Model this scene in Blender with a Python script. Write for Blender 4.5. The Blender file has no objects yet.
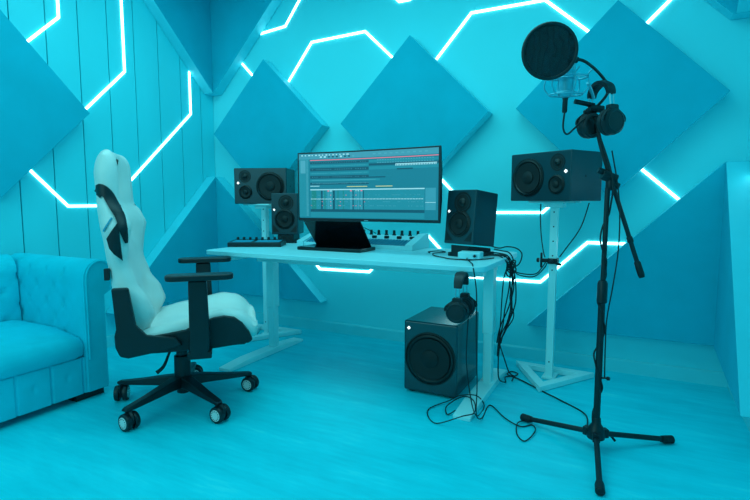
import bpy, bmesh, math, random
from mathutils import Vector, Matrix, Euler
random.seed(4)
R = math.radians
sc = bpy.context.scene
col = sc.collection

# ------------------------------------------------------------------ materials
def lin(c):
    out = []
    for v in c:
        v /= 255.0
        out.append(v / 12.92 if v <= .04045 else ((v + .055) / 1.055) ** 2.4)
    return out

def mat(name, rgb, rough=.6, metal=0., var=.06, scale=6., bump=0., bscale=120., spec=.5, stretch=None, alpha=1., sheen=0.):
    m = bpy.data.materials.new(name); m.use_nodes = True
    nt = m.node_tree; N = nt.nodes; L = nt.links
    b = N['Principled BSDF']
    c = lin(rgb)
    b.inputs['Roughness'].default_value = rough
    b.inputs['Metallic'].default_value = metal
    b.inputs['Specular IOR Level'].default_value = spec
    if sheen:
        b.inputs['Sheen Weight'].default_value = sheen
        b.inputs['Sheen Tint'].default_value = (*c, 1)
    tc = N.new('ShaderNodeTexCoord')
    mp = N.new('ShaderNodeMapping')
    if stretch: mp.inputs['Scale'].default_value = stretch
    L.new(tc.outputs['Object'], mp.inputs['Vector'])
    nz = N.new('ShaderNodeTexNoise'); nz.inputs['Scale'].default_value = scale
    nz.inputs['Detail'].default_value = 5
    L.new(mp.outputs['Vector'], nz.inputs['Vector'])
    rp = N.new('ShaderNodeValToRGB')
    rp.color_ramp.elements[0].position = .3; rp.color_ramp.elements[1].position = .7
    rp.color_ramp.elements[0].color = (*[v * (1 - var) for v in c], 1)
    rp.color_ramp.elements[1].color = (*[min(1, v * (1 + var)) for v in c], 1)
    L.new(nz.outputs['Fac'], rp.inputs['Fac'])
    L.new(rp.outputs['Color'], b.inputs['Base Color'])
    if bump:
        n2 = N.new('ShaderNodeTexNoise'); n2.inputs['Scale'].default_value = bscale
        n2.inputs['Detail'].default_value = 4
        L.new(mp.outputs['Vector'], n2.inputs['Vector'])
        bp = N.new('ShaderNodeBump'); bp.inputs['Strength'].default_value = bump
        bp.inputs['Distance'].default_value = .004
        L.new(n2.outputs['Fac'], bp.inputs['Height']); L.new(bp.outputs['Normal'], b.inputs['Normal'])
    if alpha < 1: b.inputs['Alpha'].default_value = alpha
    return m

def emit(name, rgb, s):
    m = bpy.data.materials.new(name); m.use_nodes = True
    b = m.node_tree.nodes['Principled BSDF']
    c = lin(rgb)
    b.inputs['Base Color'].default_value = (*[v * .3 for v in c], 1)
    b.inputs['Emission Color'].default_value = (*c, 1)
    b.inputs['Emission Strength'].default_value = s
    b.inputs['Roughness'].default_value = .4
    return m

M = dict(
    wall=mat('wall paint', (84, 228, 238), .75, var=.02, scale=2, bump=.04),
    plank=mat('painted plank', (60, 226, 238), .55, var=.03, scale=3, bump=.03, stretch=(1, 1, .15)),
    groove=mat('groove shadow gap', (0, 70, 88), .9),
    ceiling=mat('ceiling paint', (84, 214, 226), .8, var=.02),
    panel=mat('acoustic felt', (4, 178, 202), .85, var=.05, scale=5, bump=.12, bscale=260, spec=.25),
    edge=mat('panel edge band', (60, 216, 232), .6, var=.03),
    base=mat('baseboard paint', (84, 220, 230), .5, var=.03),
    led=emit('led diffuser', (200, 252, 255), 5.1),
    sofa=mat('sofa velvet', (8, 204, 224), .8, var=.06, scale=9, bump=.08, bscale=300, spec=.2, sheen=.3),
    white=mat('white laminate', (165, 232, 240), .42, var=.02, scale=4),
    whitemetal=mat('white powder coat', (196, 246, 248), .4, var=.02),
    leather=mat('white leatherette', (236, 228, 224), .45, var=.03, scale=12, bump=.05, bscale=180),
    blackfab=mat('black leatherette', (4, 26, 33), .5, var=.15, scale=20, bump=.06),
    black=mat('black plastic', (5, 26, 33), .42, var=.12, scale=15),
    rubber=mat('black rubber cable', (4, 22, 28), .55, var=.1),
    speaker=mat('anthracite speaker lacquer', (10, 58, 68), .34, var=.05, scale=30, bump=.02, bscale=400),
    sublac=mat('anthracite subwoofer lacquer', (10, 58, 68), .2, var=.05, scale=30, spec=.8),
    cone=mat('driver cone', (2, 15, 19), .6, var=.1),
    surround=mat('rubber surround', (2, 12, 15), .4, var=.1),
    screenframe=mat('monitor frame', (6, 26, 38), .35, var=.05),
    gloss=mat('glossy black', (4, 18, 24), .12, var=.05),
    steel=mat('brushed steel', (150, 205, 215), .3, metal=.9, var=.08, scale=30),
    micmetal=mat('nickel microphone', (90, 190, 210), .35, metal=.5, var=.1, scale=40),
    pad=mat('controller pad', (20, 150, 180), .5, var=.05),
    fader=mat('fader well', (10, 120, 150), .6, var=.05),
    logo=emit('lit logo', (235, 252, 255), 1.6),
)
# woven pop filter mesh, partly see-through
def pop_mat():
    m = mat('pop filter gauze', (4, 34, 43), .7, var=.3, scale=18)
    nt = m.node_tree; N = nt.nodes; L = nt.links
    b = N['Principled BSDF']
    nz = N.new('ShaderNodeTexWave'); nz.inputs['Scale'].default_value = 14; nz.inputs['Distortion'].default_value = 9
    tc = N.new('ShaderNodeTexCoord'); L.new(tc.outputs['Object'], nz.inputs['Vector'])
    mr = N.new('ShaderNodeMapRange'); mr.inputs['To Min'].default_value = .62; mr.inputs['To Max'].default_value = .9
    L.new(nz.outputs['Fac'], mr.inputs['Value']); L.new(mr.outputs['Result'], b.inputs['Alpha'])
    return m
M['gauze'] = pop_mat()

def floor_mat():
    m = bpy.data.materials.new('vinyl floor'); m.use_nodes = True
    nt = m.node_tree; N = nt.nodes; L = nt.links; b = N['Principled BSDF']
    tc = N.new('ShaderNodeTexCoord'); mp = N.new('ShaderNodeMapping')
    mp.inputs['Scale'].default_value = (1.0, 5.0, 1); mp.inputs['Rotation'].default_value = (0, 0, R(4))
    L.new(tc.outputs['Object'], mp.inputs['Vector'])
    n1 = N.new('ShaderNodeTexNoise'); n1.inputs['Scale'].default_value = 2.2; n1.inputs['Detail'].default_value = 8; n1.inputs['Roughness'].default_value = .65
    L.new(mp.outputs['Vector'], n1.inputs['Vector'])
    n2 = N.new('ShaderNodeTexNoise'); n2.inputs['Scale'].default_value = 9; n2.inputs['Detail'].default_value = 6
    L.new(mp.outputs['Vector'], n2.inputs['Vector'])
    mx = N.new('ShaderNodeMath'); mx.operation = 'MULTIPLY_ADD'; mx.inputs[1].default_value = .35
    L.new(n2.outputs['Fac'], mx.inputs[0]); L.new(n1.outputs['Fac'], mx.inputs[2])
    rp = N.new('ShaderNodeValToRGB')
    e = rp.color_ramp.elements
    e[0].position = .42; e[0].color = (*lin((0, 202, 220)), 1)
    e[1].position = .78; e[1].color = (*lin((18, 222, 238)), 1)
    k = e.new(.92); k.color = (*lin((66, 232, 242)), 1)
    L.new(mx.outputs[0], rp.inputs['Fac']); L.new(rp.outputs['Color'], b.inputs['Base Color'])
    b.inputs['Roughness'].default_value = .45
    b.inputs['Specular IOR Level'].default_value = .25
    bp = N.new('ShaderNodeBump'); bp.inputs['Strength'].default_value = .06; bp.inputs['Distance'].default_value = .003
    L.new(n2.outputs['Fac'], bp.inputs['Height']); L.new(bp.outputs['Normal'], b.inputs['Normal'])
    return m
M['floor'] = floor_mat()

# ------------------------------------------------------------------ mesh helpers
class MB:
    def __init__(s):
        s.v = []; s.f = []; s.mi = []
    def add(s, vs, fs, mi=0, mx=None):
        o = len(s.v)
        for p in vs:
            p = Vector(p)
            s.v.append(mx @ p if mx else p)
        for f in fs:
            s.f.append([i + o for i in f]); s.mi.append(mi)
        return s
    def box(s, lo, hi, mi=0, mx=None):
        x0, y0, z0 = lo; x1, y1, z1 = hi
        vs = [(x0,y0,z0),(x1,y0,z0),(x1,y1,z0),(x0,y1,z0),(x0,y0,z1),(x1,y0,z1),(x1,y1,z1),(x0,y1,z1)]
        return s.add(vs, [(0,3,2,1),(4,5,6,7),(0,1,5,4),(1,2,6,5),(2,3,7,6),(3,0,4,7)], mi, mx)
    def prism(s, poly, fn, a, b, mi=0, mx=None):
        """poly: 2D points; fn(u, v, w) -> 3D; extruded from w=a to w=b"""
        n = len(poly)
        vs = [fn(u, v, a) for u, v in poly] + [fn(u, v, b) for u, v in poly]
        fs = [tuple(range(n))[::-1], tuple(range(n, 2*n))]
        fs += [(i, (i+1) % n, n+(i+1) % n, n+i) for i in range(n)]
        return s.add(vs, fs, mi, mx)
    def loft(s, rings, mi=0, caps=True, mx=None, closed=True):
        n = len(rings[0]); vs = [p for r in rings for p in r]; fs = []
        for k in range(len(rings)-1):
            for i in range(n if closed else n-1):
                j = (i+1) % n
                fs.append((k*n+i, k*n+j, (k+1)*n+j, (k+1)*n+i))
        if caps:
            fs.append(tuple(range(n))[::-1]); fs.append(tuple(range((len(rings)-1)*n, len(rings)*n)))
        return s.add(vs, fs, mi, mx)
    def cyl(s, p0, p1, r0, r1=None, n=20, mi=0, mx=None):
        r1 = r0 if r1 is None else r1
        return s.tube([p0, p1], [r0, r1], n, mi, mx, smooth=False)
    def tube(s, pts, r, n=10, mi=0, mx=None, smooth=True, sub=6):
        pts = [Vector(p) for p in pts]
        rs = r if isinstance(r, (list, tuple)) else [r]*len(pts)
        if smooth and len(pts) > 2: pts, rs = spline(pts, rs, sub)
        t0 = (pts[1]-pts[0]).normalized()
        u = t0.orthogonal().normalized()
        rings = []
        for i, p in enumerate(pts):
            a = pts[max(i-1, 0)]; b = pts[min(i+1, len(pts)-1)]
            t = (b-a).normalized() if (b-a).length > 1e-9 else t0
            u = (u - t*u.dot(t)); u = u.normalized() if u.length > 1e-6 else t.orthogonal().normalized()
            w = t.cross(u)
            rings.append([p + (u*math.cos(2*math.pi*k/n) + w*math.sin(2*math.pi*k/n))*rs[i] for k in range(n)])
        return s.loft(rings, mi, True, mx)
    def lathe(s, prof, c=(0,0,0), axis=(0,0,1), n=32, mi=0, mx=None):
        """prof: (radius, height along axis)"""
        ax = Vector(axis).normalized(); u = ax.orthogonal().normalized(); w = ax.cross(u); c = Vector(c)
        rings = [[c + ax*h + (u*math.cos(2*math.pi*k/n) + w*math.sin(2*math.pi*k/n))*max(r, 1e-5) for k in range(n)] for r, h in prof]
        return s.loft(rings, mi, True, mx)
    def build(s, name, mats, parent=None, bevel=0, smooth=True, seg=2, subsurf=0, angle=35, loc=None):
        if not isinstance(mats, (list, tuple)): mats = [mats]
        me = bpy.data.meshes.new(name)
        me.from_pydata([tuple(p) for p in s.v], [], s.f)
        for m in mats: me.materials.append(m)
        for p, k in zip(me.polygons, s.mi): p.material_index = k
        bm = bmesh.new(); bm.from_mesh(me)
        bmesh.ops.recalc_face_normals(bm, faces=bm.faces); bm.to_mesh(me); bm.free()
        if smooth:
            me.shade_smooth(); me.set_sharp_from_angle(angle=R(angle))
        o = bpy.data.objects.new(name, me); col.objects.link(o)
        if parent: o.parent = parent
        if loc: o.location = loc
        if bevel:
            b = o.modifiers.new('Bevel', 'BEVEL'); b.width = bevel; b.segments = seg; b.limit_method = 'ANGLE'; b.angle_limit = R(40); b.harden_normals = True
        if subsurf:
            q = o.modifiers.new('Subsurf', 'SUBSURF'); q.levels = subsurf; q.render_levels = subsurf
        return o

def spline(pts, rs, sub=6):
    P = []; Q = []
    n = len(pts)
    for i in range(n-1):
        p0 = pts[max(i-1, 0)]; p1 = pts[i]; p2 = pts[i+1]; p3 = pts[min(i+2, n-1)]
        for k in range(sub):
            t = k/sub; t2 = t*t; t3 = t2*t
            P.append(.5*((2*p1) + (p2-p0)*t + (2*p0-5*p1+4*p2-p3)*t2 + (3*p1-p0-3*p2+p3)*t3))
            Q.append(rs[i]*(1-t) + rs[i+1]*t)
    P.append(pts[-1]); Q.append(rs[-1])
    return P, Q

def rrect(x0, y0, x1, y1, r, n=5):
    out = []
    for cx, cy, a in ((x1-r, y1-r, 0), (x0+r, y1-r, 90), (x0+r, y0+r, 180), (x1-r, y0+r, 270)):
        for k in range(n+1):
            t = R(a + 90*k/n); out.append((cx + r*math.cos(t), cy + r*math.sin(t)))
    return out

XY = lambda u, v, w: (u, v, w)
XZ = lambda u, v, w: (u, w, v)
YZ = lambda u, v, w: (w, u, v)

def tag(o, label=None, cat=None, group=None, kind=None):
    if label: o['label'] = label
    if cat: o['category'] = cat
    if group: o['group'] = group
    if kind: o['kind'] = kind
    return o
def thing(name, label, cat, loc=(0,0,0), rz=0, group=None, rx=0):
    o = bpy.data.objects.new(name, None); col.objects.link(o)
    o.empty_display_size = .1
    o.location = loc; o.rotation_euler = (R(rx), 0, R(rz))
    return tag(o, label, cat, group)
def structure(o): return tag(o, kind='structure')
def mir(o, parent, name=None):
    pass

# ------------------------------------------------------------------ room shell
XL, XR, YB, YF, ZC = -3.17, .51, 3.2, -1.2, 2.6
structure(MB().box((XL-.1, YF, -.1), (XR+.1, YB+.1, 0)).build('floor', M['floor'], smooth=False))
structure(MB().box((XL-.1, YF, ZC), (XR+.1, YB+.1, ZC+.1)).build('ceiling', M['ceiling'], smooth=False))
structure(MB().box((XL-.1, YB, 0), (XR+.1, YB+.1, ZC)).build('wall_back', M['wall'], smooth=False))
structure(MB().box((XR, YF, 0), (XR+.1, YB, ZC)).build('wall_right', M['wall'], smooth=False))
w = MB(); w.box((XL-.1, YF, 0), (XL-.012, YB, ZC), 1)
grooves = [3.06 - .2*k for k in range(0, 22) if 3.06-.2*k > YF]
edges = [YB] + grooves + [YF]
for a, b in zip(edges[1:], edges[:-1]):
    w.box((XL-.012, a + .0035, 0), (XL, b - .0035, ZC), 0)
structure(w.build('wall_left', [M['plank'], M['groove']], smooth=False))
bb = MB(); bb.prism([(3.2, 0), (3.185, 0), (3.185, .07), (3.192, .078), (3.2, .078)], YZ, XL, XR)
structure(bb.build('baseboard_back', M['base'], smooth=False))
bb = MB(); bb.prism([(XR, 0), (XR-.015, 0), (XR-.015, .07), (XR-.008, .078), (XR, .078)], lambda u, v, q: (u, q, v), YF, 3.185)
structure(bb.build('baseboard_right', M['base'], smooth=False))
bb = MB(); bb.prism([(XL, 0), (XL+.015, 0), (XL+.015, .07), (XL+.008, .078), (XL, .078)], lambda u, v, q: (u, q, v), YF, 3.185)
structure(bb.build('baseboard_left', M['base'], smooth=False))

# ------------------------------------------------------------------ acoustic panels
T = .1
def panel(poly, wall, label):
    m = MB()
    if wall == 'back': m.prism(poly, XZ, YB - .001, YB - T)
    elif wall == 'left': m.prism(poly, YZ, XL + .001, XL + T)
    else: m.prism(poly, YZ, XR - .001, XR - T)
    for q in range(2, len(m.f)): m.mi[q] = 1            # lighter edge band round the felt face
    o = m.build('acoustic_panel', [M['panel'], M['edge']], bevel=.004, seg=2, smooth=False)
    return tag(o, label, 'acoustic panel', 'felt acoustic panels on the walls')
def dia(cx, cz, h): return [(cx-h, cz), (cx, cz-h), (cx+h, cz), (cx, cz+h)]
panel(dia(-2.55, 1.545, .53), 'back', 'square felt panel on its corner above the sideways speaker left of the monitor')
panel(dia(-1.34, 1.545, .53), 'back', 'square cyan felt panel hung on its corner directly above the curved monitor')
panel(dia(-.12, 1.55, .53), 'back', 'square cyan felt panel hung on its corner behind the microphone and pop filter')
panel(dia(1.51, 1.55, .535), 'left', 'square cyan felt panel hung on its corner on the plank wall above the sofa')
panel([(XL, 1.2), (XL+T, 1.2), (-2.05, .24), (XL, .24)], 'back', 'triangular felt panel low on the back wall behind the left end of the desk')
panel([(YB-T, 1.2), (2.14, .24), (YB-T, .24)], 'left', 'triangular felt panel low on the plank wall behind the white gaming chair')
panel([(XL, 1.87), (XL+T, 1.87), (-2.34, ZC), (XL, ZC)], 'back', 'triangular felt panel pointing down on the back wall in the upper left corner')
panel([(YB-T, 1.87), (YB-T, ZC), (2.37, ZC)], 'left', 'triangular felt panel pointing down on the plank wall at upper left')
panel([(XR, 1.2), (XR-T, 1.2), (-.55, .24), (XR, .24)], 'back', 'large triangular felt panel low on the back wall behind the microphone stand')
panel([(YB-T, 1.2), (YB-T, .235), (2.33, .16)], 'right', 'triangular felt panel low on the right wall at the right edge of the photo')
panel([(XR, 1.92), (XR-T-.01, 1.92), (-.28, ZC), (XR, ZC)], 'back', 'triangular felt panel pointing down on the back wall in the upper right corner')
panel([(YB-T, 1.92), (YB-T, ZC), (2.42, ZC)], 'right', 'triangular felt panel pointing down on the right wall in the upper right corner')

# ------------------------------------------------------------------ led strips
def strip(pts, wall, label, wd=.0145, th=.006):
    P = [Vector(p) for p in pts]; n = len(P); L_ = []; R_ = []
    for i in range(n):
        d0 = (P[i]-P[i-1]).normalized() if i else None
        d1 = (P[i+1]-P[i]).normalized() if i < n-1 else None
        d0 = d0 or d1; d1 = d1 or d0
        n0 = Vector((-d0.y, d0.x)); n1 = Vector((-d1.y, d1.x))
        b = (n0+n1).normalized(); k = wd/2/max(b.dot(n0), .3)
        L_.append(P[i]+b*k); R_.append(P[i]-b*k)
    m = MB()
    fn = {'back': lambda p, q: (p.x, YB-q, p.y), 'left': lambda p, q: (XL+q, p.x, p.y), 'right': lambda p, q: (XR-q, p.x, p.y)}[wall]
    rings = [[fn(L_[i], 0), fn(R_[i], 0), fn(R_[i], th), fn(L_[i], th)] for i in range(n)]
    m.loft(rings)
    return tag(m.build('led_strip', M['led'], smooth=False), label, 'led light strip', 'lit hexagon light lines on the walls')
strip([(-2.66, 2.3), (-2.41, 2.32), (-2.25, 2.52)], 'back', 'led line bending up beside the down-pointing corner panel, back wall upper left')
strip([(-2.845, 2.1), (-2.66, 1.915)], 'back', 'short led line between the down-pointing corner panel and the leftmost back-wall square panel')
strip([(-2.42, 1.87), (-2.17, 2.17), (-1.72, 2.18), (-1.46, 1.93)], 'back', 'led line arching from the leftmost square panel to the panel above the monitor')
strip([(-1.24, 1.87), (-.96, 2.18), (-.515, 2.18), (-.22, 1.92)], 'back', 'led line arching from above the monitor to the panel behind the pop filter')
strip([(0, 1.94), (.22, 2.16), (.4, 2.16)], 'back', 'led line rising from the panel behind the microphone toward the top right')
strip([(.02, 1.19), (.23, 1.0)], 'back', 'short led line between the panel behind the microphone and the triangular panel below it')
strip([(-1.2, 1.2), (-.93, .925), (-.49, .93), (-.3, 1.12)], 'back', 'led line running behind the two speakers right of the monitor')
strip([(.0, .755), (-.23, .755), (-.49, .5), (-.97, .5), (-1.24, .77)], 'back', 'led line under the right speaker stand shelf, passing behind the desk leg')
strip([(-1.6, .585), (-1.69, .485), (-2.12, .48), (-2.27, .63)], 'back', 'led line seen below the desk top between the desk legs')
strip([(-1.62, 2.49), (-1.46, 2.335), (-1.38, 2.335), (-1.22, 2.49)], 'back', 'led line just touching the top edge of the photo above the monitor')
strip([(1.94, 2.58), (1.94, 2.115), (1.7, 1.87)], 'left', 'short led line on the plank wall meeting the top edge of the square panel')
strip([(2.375, 2.58), (2.375, 1.89), (2.05, 1.56)], 'left', 'tall led line on the plank wall meeting the right corner of the square panel')
strip([(2.95, 2.02), (2.95, 1.69), (2.2, .968), (1.93, .968), (1.68, 1.22)], 'left', 'long led line on the plank wall passing behind the headrest of the gaming chair')
strip([(3.03, 1.13), (2.6, 1.13), (2.3, 1.43)], 'right', 'led line on the right wall above the triangular panel at the right edge')

# ------------------------------------------------------------------ sofa (on the plank wall)
SX0, SX1 = -3.13, -2.4           # back, front
SY0, SY1 = -.15, 1.69
sofa = thing('sofa', 'low cyan tufted sofa with rolled arm against the plank wall at left', 'sofa', (-2.76, .77, 0))
def sl(p): return (p[0]+2.76, p[1]-.77, p[2])
def tuft(p_u, p_v, su, sv, A):
    """depth of a diamond-tufted face"""
    d = 0; cr = 1
    for k in (0, 1):
        uu = (p_u/su + p_v/sv); vv = (p_u/su - p_v/sv)
    a = abs(((uu + .5) % 1) - .5); b = abs(((vv + .5) % 1) - .5)
    g = math.exp(-(a*a + b*b)/.012)
    crease = max(math.exp(-(a*a)/.0016), math.exp(-(b*b)/.0016))
    return A*(.75*g + .22*crease)
# base rail with seams and buttons
m = MB()
nu, nv = 460, 14
rings = []
y0, y1 = 0.0, 1.51
SE = 1.51
def rail_x(y, z):
    d = 0
    s_ = ((y - 1.5) % .155); a = min(s_, .155 - s_)
    d += .009*math.exp(-(a/.005)**2)
    for zz in (.14,):
        yy = ((y - 1.5 - .0775) % .155); a = min(yy, .155-yy)
        d += .009*math.exp(-((a**2 + (z-zz)**2)/.00014))
    return SX1 - .015 - d
grid = [[sl((rail_x(y0+(y1-y0)*i/nu, .036+.184*j/nv), y0+(y1-y0)*i/nu, .036+.184*j/nv)) for j in range(nv+1)] for i in range(nu+1)]
m.loft(grid, closed=False, caps=False)
m.box(sl((SX0+.02, y0, .036)), sl((SX1-.03, y1, .22)))
m.build('base_rail', M['sofa'], sofa, angle=60)
def cushion(ya, yb):
    m = MB(); z0, z1 = .222, .335
    x0, x1 = -2.935, SX1 + .005
    rings = []
    prof = [(0, 0), (.0, .0)]
    nx = 16
    for i in range(nx+1):
        t = i/nx; y = ya + (yb-ya)*t
        e = min(t, 1-t)*nx*.02
        k = 1 - max(0, 1 - min(t, 1-t)/.08)**2*.14
        h = (z1 - z0)*k; cr = .018*math.sin(math.pi*t)
        r_ = .035
        x1k = x1 - (1-k)*.15
        ring = [(x0, y, z0+.01), (x0, y, z0+h+.03), (-2.65, y, z0+h+cr+.028), (x1k-.1, y, z0+h+cr+.008), (x1k-.035, y, z0+h-.003+cr*.5),
                (x1k-.01, y, z0+h-.02), (x1k, y, z0+h*.5), (x1k-.006, y, z0+.012), (x1k-.02, y, z0)]
        rings.append([sl(p) for p in ring])
    m.loft(rings)
    return m.build('seat_cushion', M['sofa'], sofa, angle=50)
cushion(.70, 1.508); cushion(-.10, .69)
# arm: profile in Y/Z with roll, along X; the inner face tufted
def arm(yc, sgn):
    m = MB()
    prof = []
    n_in = 26
    for k in range(n_in):                     # inner face, bottom to roll
        prof.append((-.088, .036 + (.61-.036)*k/n_in, 'in'))
    for k in range(15):
        a = R(180 - 225*k/14)
        prof.append((.088*math.cos(a), .61 + .095*math.sin(a), 'in' if k < 5 else 'o'))
    prof.append((.02, .52, 'o')); prof.append((.02, .036, 'o'))
    rings = []
    nx = 90
    for i in range(nx+1):
        x = -3.12 + (SX1 - .012 + 3.12)*i/nx
        ring = []
        for u, z, kind in prof:
            d = 0
            if kind == 'in' and z > .3:
                d = tuft(x + 2.50, z - .56, .15, .16, .022)*min(1, (SX1-.1-x)/.03 if x < SX1-.1 else 0)
                d = max(d, 0)
            ring.append(sl((x, yc + sgn*(u + d), z)))
        rings.append(ring)
    m.loft(rings)
    o = m.build('arm', M['sofa'], sofa, angle=60)
    f = MB()                                   # scroll front with a raised piped panel
    pp = [(yc + sgn*u, z) for u, z, k in prof[::3] if 1]
    f.prism([(yc+sgn*u*.99, .61+(z-.61)*.995) for u, z, k in prof], lambda u, v, q: sl((q, u, v)), SX1-.02, SX1+.002)
    f.tube([sl((SX1+.004, yc + sgn*u*.84, .61 + (z-.61)*.92)) for u, z, k in prof[6:-1:2]], .005, 8, sub=3)
    f.build('arm_front', M['sofa'], o, bevel=.004, angle=40)
arm(1.60, 1); arm(-.19, -1)
# back rest
m = MB(); prof = []
for k in range(22): prof.append((-2.93 + .03*k/22, .22 + .37*k/22))
prof = [(-2.94 - .02*(k/21), .22 + (.61-.22)*k/21) for k in range(22)]
for k in range(12):
    a = R(0 + 200*k/11); prof.append((-3.045 + .085*math.cos(a), .62 + .09*math.sin(a)))
prof += [(SX0, .5), (SX0, .05), (-2.94, .05)]
rings = []
ny = 120
for i in range(ny+1):
    y = -.095 + (1.505+.095)*i/ny; ring = []
    for x, z in prof:
        d = tuft(y - .75, z - .52, .17, .16, .022) if (z > .3 and x > -3.06) else 0
        ring.append(sl((x - d, y, z)))
    rings.append(ring)
m.loft(rings)
m.build('backrest', M['sofa'], sofa, angle=60)
for (x, y) in ((SX1-.075, 1.535), (SX1-.075, -.12), (-3.06, 1.535), (-3.06, -.12)):
    MB().box(sl((x-.05, y-.075, 0)), sl((x+.05, y+.075, .037))).build('foot', M['black'], sofa, bevel=.004)

# ------------------------------------------------------------------ gaming chair (local x = facing, y = left)
chair = thing('gaming_chair', 'white and black gaming chair on casters between the sofa and the desk', 'chair', (-1.955, 1.712, 0), 44)
def interp(tab, z):
    if z <= tab[0][0]: return tab[0][1]
    for (a, va), (b, vb) in zip(tab, tab[1:]):
        if z <= b:
            t = (z-a)/(b-a); t = t*t*(3-2*t)*.5 + t*.5
            return va + (vb-va)*t
    return tab[-1][1]
REAR = [(.37, -.215), (.47, -.248), (.8, -.285), (1.0, -.312), (1.12, -.32), (1.20, -.31)]
BOL = [(.37, -.12), (.43, -.115), (.50, -.085), (.56, -.105), (.64, -.155), (.74, -.185), (.82, -.178), (.895, -.165), (.95, -.185), (.99, -.215), (1.08, -.217), (1.2, -.222)]
CEN = [(.37, -.15), (.47, -.155), (.6, -.175), (.75, -.2), (.9, -.225), (1.0, -.268), (1.1, -.292), (1.2, -.292)]
HW = [(.37, .2), (.45, .235), (.55, .25), (.7, .235), (.8, .255), (.88, .265), (.96, .238), (1.02, .212), (1.12, .205), (1.2, .192)]
m = MB(); rings = []
zs = [.37 + .79*k/44 for k in range(45)]
def backring(z, sh=1., dz=0):
    r = interp(REAR, z); b = interp(BOL, z); c = interp(CEN, z); hw = interp(HW, z)
    mid = (r+b)/2
    r = mid + (r-mid)*sh; b = mid + (b-mid)*sh; c = mid + (min(c, b)-mid)*sh
    half = [(r, 0), (r, .55), (r+.008, .82), (r+.03*sh, .96), (mid, 1.0), (b-.03*sh, .975), (b-.008, .9), (b, .82), (b-.010, .7), ((b+c)/2-.004, .6), (c, .5), (c, .2)]
    full = half + [(c, 0)] + [(f, -l) for f, l in half[:0:-1]]
    out = []
    for f, l in full:
        k = abs(l)
        dip = 0
        if z > 1.06:
            q = (z-1.06)/.14
            dip = -.12*q*max(0, 1-(k/.6)**2) - .02*q*max(0, (k-.75)/.25)**2
        out.append((f, l*hw*(.9+.1*sh), z + dz + dip))
    return out
for z in zs: rings.append(backring(z))
for q_ in (.2, .4, .57, .71, .82, .9, .96, .99): rings.append(backring(1.16 + .066*q_, math.sqrt(1-q_*q_)))
rings.insert(0, backring(.37, .7, -.012))
m.loft(rings)
back = m.build('backrest', M['leather'], chair, angle=75)
# black trim bands on the flanks
def side_y(f, z):
    """half-width of the shell at depth f, height z"""
    pts = [(p[0], p[1]) for p in backring(z)[1:8]]
    if f <= pts[0][0]: return pts[0][1]
    for (fa, ya), (fb, yb) in zip(pts, pts[1:]):
        if f <= fb: return ya + (yb-ya)*((f-fa)/max(fb-fa, 1e-6))
    return pts[-1][1]
def patch(rows, sgn, mt='blackfab', label=None):
    """rows of (f, z) points laid on the flank of the shell as a thin applied trim"""
    n = len(rows[0]); m = MB(); vs = []; fs = []
    for off in (.008, -.006):
        for row in rows:
            for f, z in row:
                vs.append((f, sgn*(side_y(f, z) + off), z))
    k = len(rows)*n
    for a in range(len(rows)-1):
        for b in range(n-1):
            q = (a*n+b, a*n+b+1, (a+1)*n+b+1, (a+1)*n+b); fs.append(q); fs.append(tuple(k+i for i in q[::-1]))
    rim = [(0, b) for b in range(n)] + [(a, n-1) for a in range(1, len(rows))] + [(len(rows)-1, b) for b in range(n-2, -1, -1)] + [(a, 0) for a in range(len(rows)-2, 0, -1)]
    rim = [a*n+b for a, b in rim]
    for p, q in zip(rim, rim[1:]+rim[:1]): fs.append((p, q, k+q, k+p))
    m.add(vs, fs)
    o = m.build('trim_stripe', M[mt], back, angle=50)
    if label: o['label'] = label
def band(path, wid, sgn, **kw):
    P, W = spline([Vector((f, z, 0)) for f, z in path], wid, 5)
    rows = []
    for i, p in enumerate(P):
        d = (P[min(i+1, len(P)-1)]-P[max(i-1, 0)]).normalized(); nn = Vector((-d.y, d.x, 0))
        rows.append([(p.x + nn.x*W[i]*t, p.y + nn.y*W[i]*t) for t in (-.5, -.25, 0, .25, .5)])
    patch(rows, sgn, **kw)
for s_ in (-1, 1):
    band([(-.304, 1.028), (-.283, 1.048), (-.255, 1.03), (-.232, .985), (-.205, .935), (-.192, .88), (-.186, .82)], [.05, .05, .042, .036, .034, .03, .008], s_)
    top = [(-.258, .842), (-.235, .875), (-.215, .905), (-.208, .912)]
    bot = [(-.25, .80), (-.232, .775), (-.212, .755), (-.204, .745)]
    patch([[(a[0]+(b[0]-a[0])*t, a[1]+(b[1]-a[1])*t) for t in (0, .25, .5, .75, 1)] for a, b in zip(top, bot)], s_)
    band([(-.27, .872), (-.235, .93)], [.006, .006], s_, mt='pad', label='thin pale slash on the chair flank')
# lower-back side black bits
MB().box((-.282, -.225, .66), (-.262, -.2, .71)).build('side_tag', M['blackfab'], back, bevel=.002)
# seat
m = MB(); rings = []
SB = [(-.16, .425), (-.1, .445), (0, .468), (.1, .488), (.2, .506), (.27, .496), (.31, .474), (.34, .435)]
SCN = [(-.16, .405), (0, .42), (.15, .435), (.25, .44), (.3, .425), (.34, .39)]
for k in range(30):
    f = -.19 + .53*k/29
    b = interp(SB, f); c = interp(SCN, f)
    hw = .262 if f < .2 else .262 - .03*((f-.2)/.14)**2
    lo = .36
    half = [(lo, 0), (lo, .7), (lo+.005, .93), (lo+.03, 1.0), ((lo+b)/2+.02, 1.0), (b-.018, .97), (b, .88), (b-.004, .76), ((b+c)/2, .64), (c, .5), (c+.004, .25)]
    full = half + [(c+.006, 0)] + [(z, -l) for z, l in half[:0:-1]]
    rings.append([(f, l*hw, z) for z, l in full])
def shrink(ring, f, s):
    zc = .392
    return [(f, y*s, zc + (z-zc)*s) for _, y, z in ring]
last = rings[-1]
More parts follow.
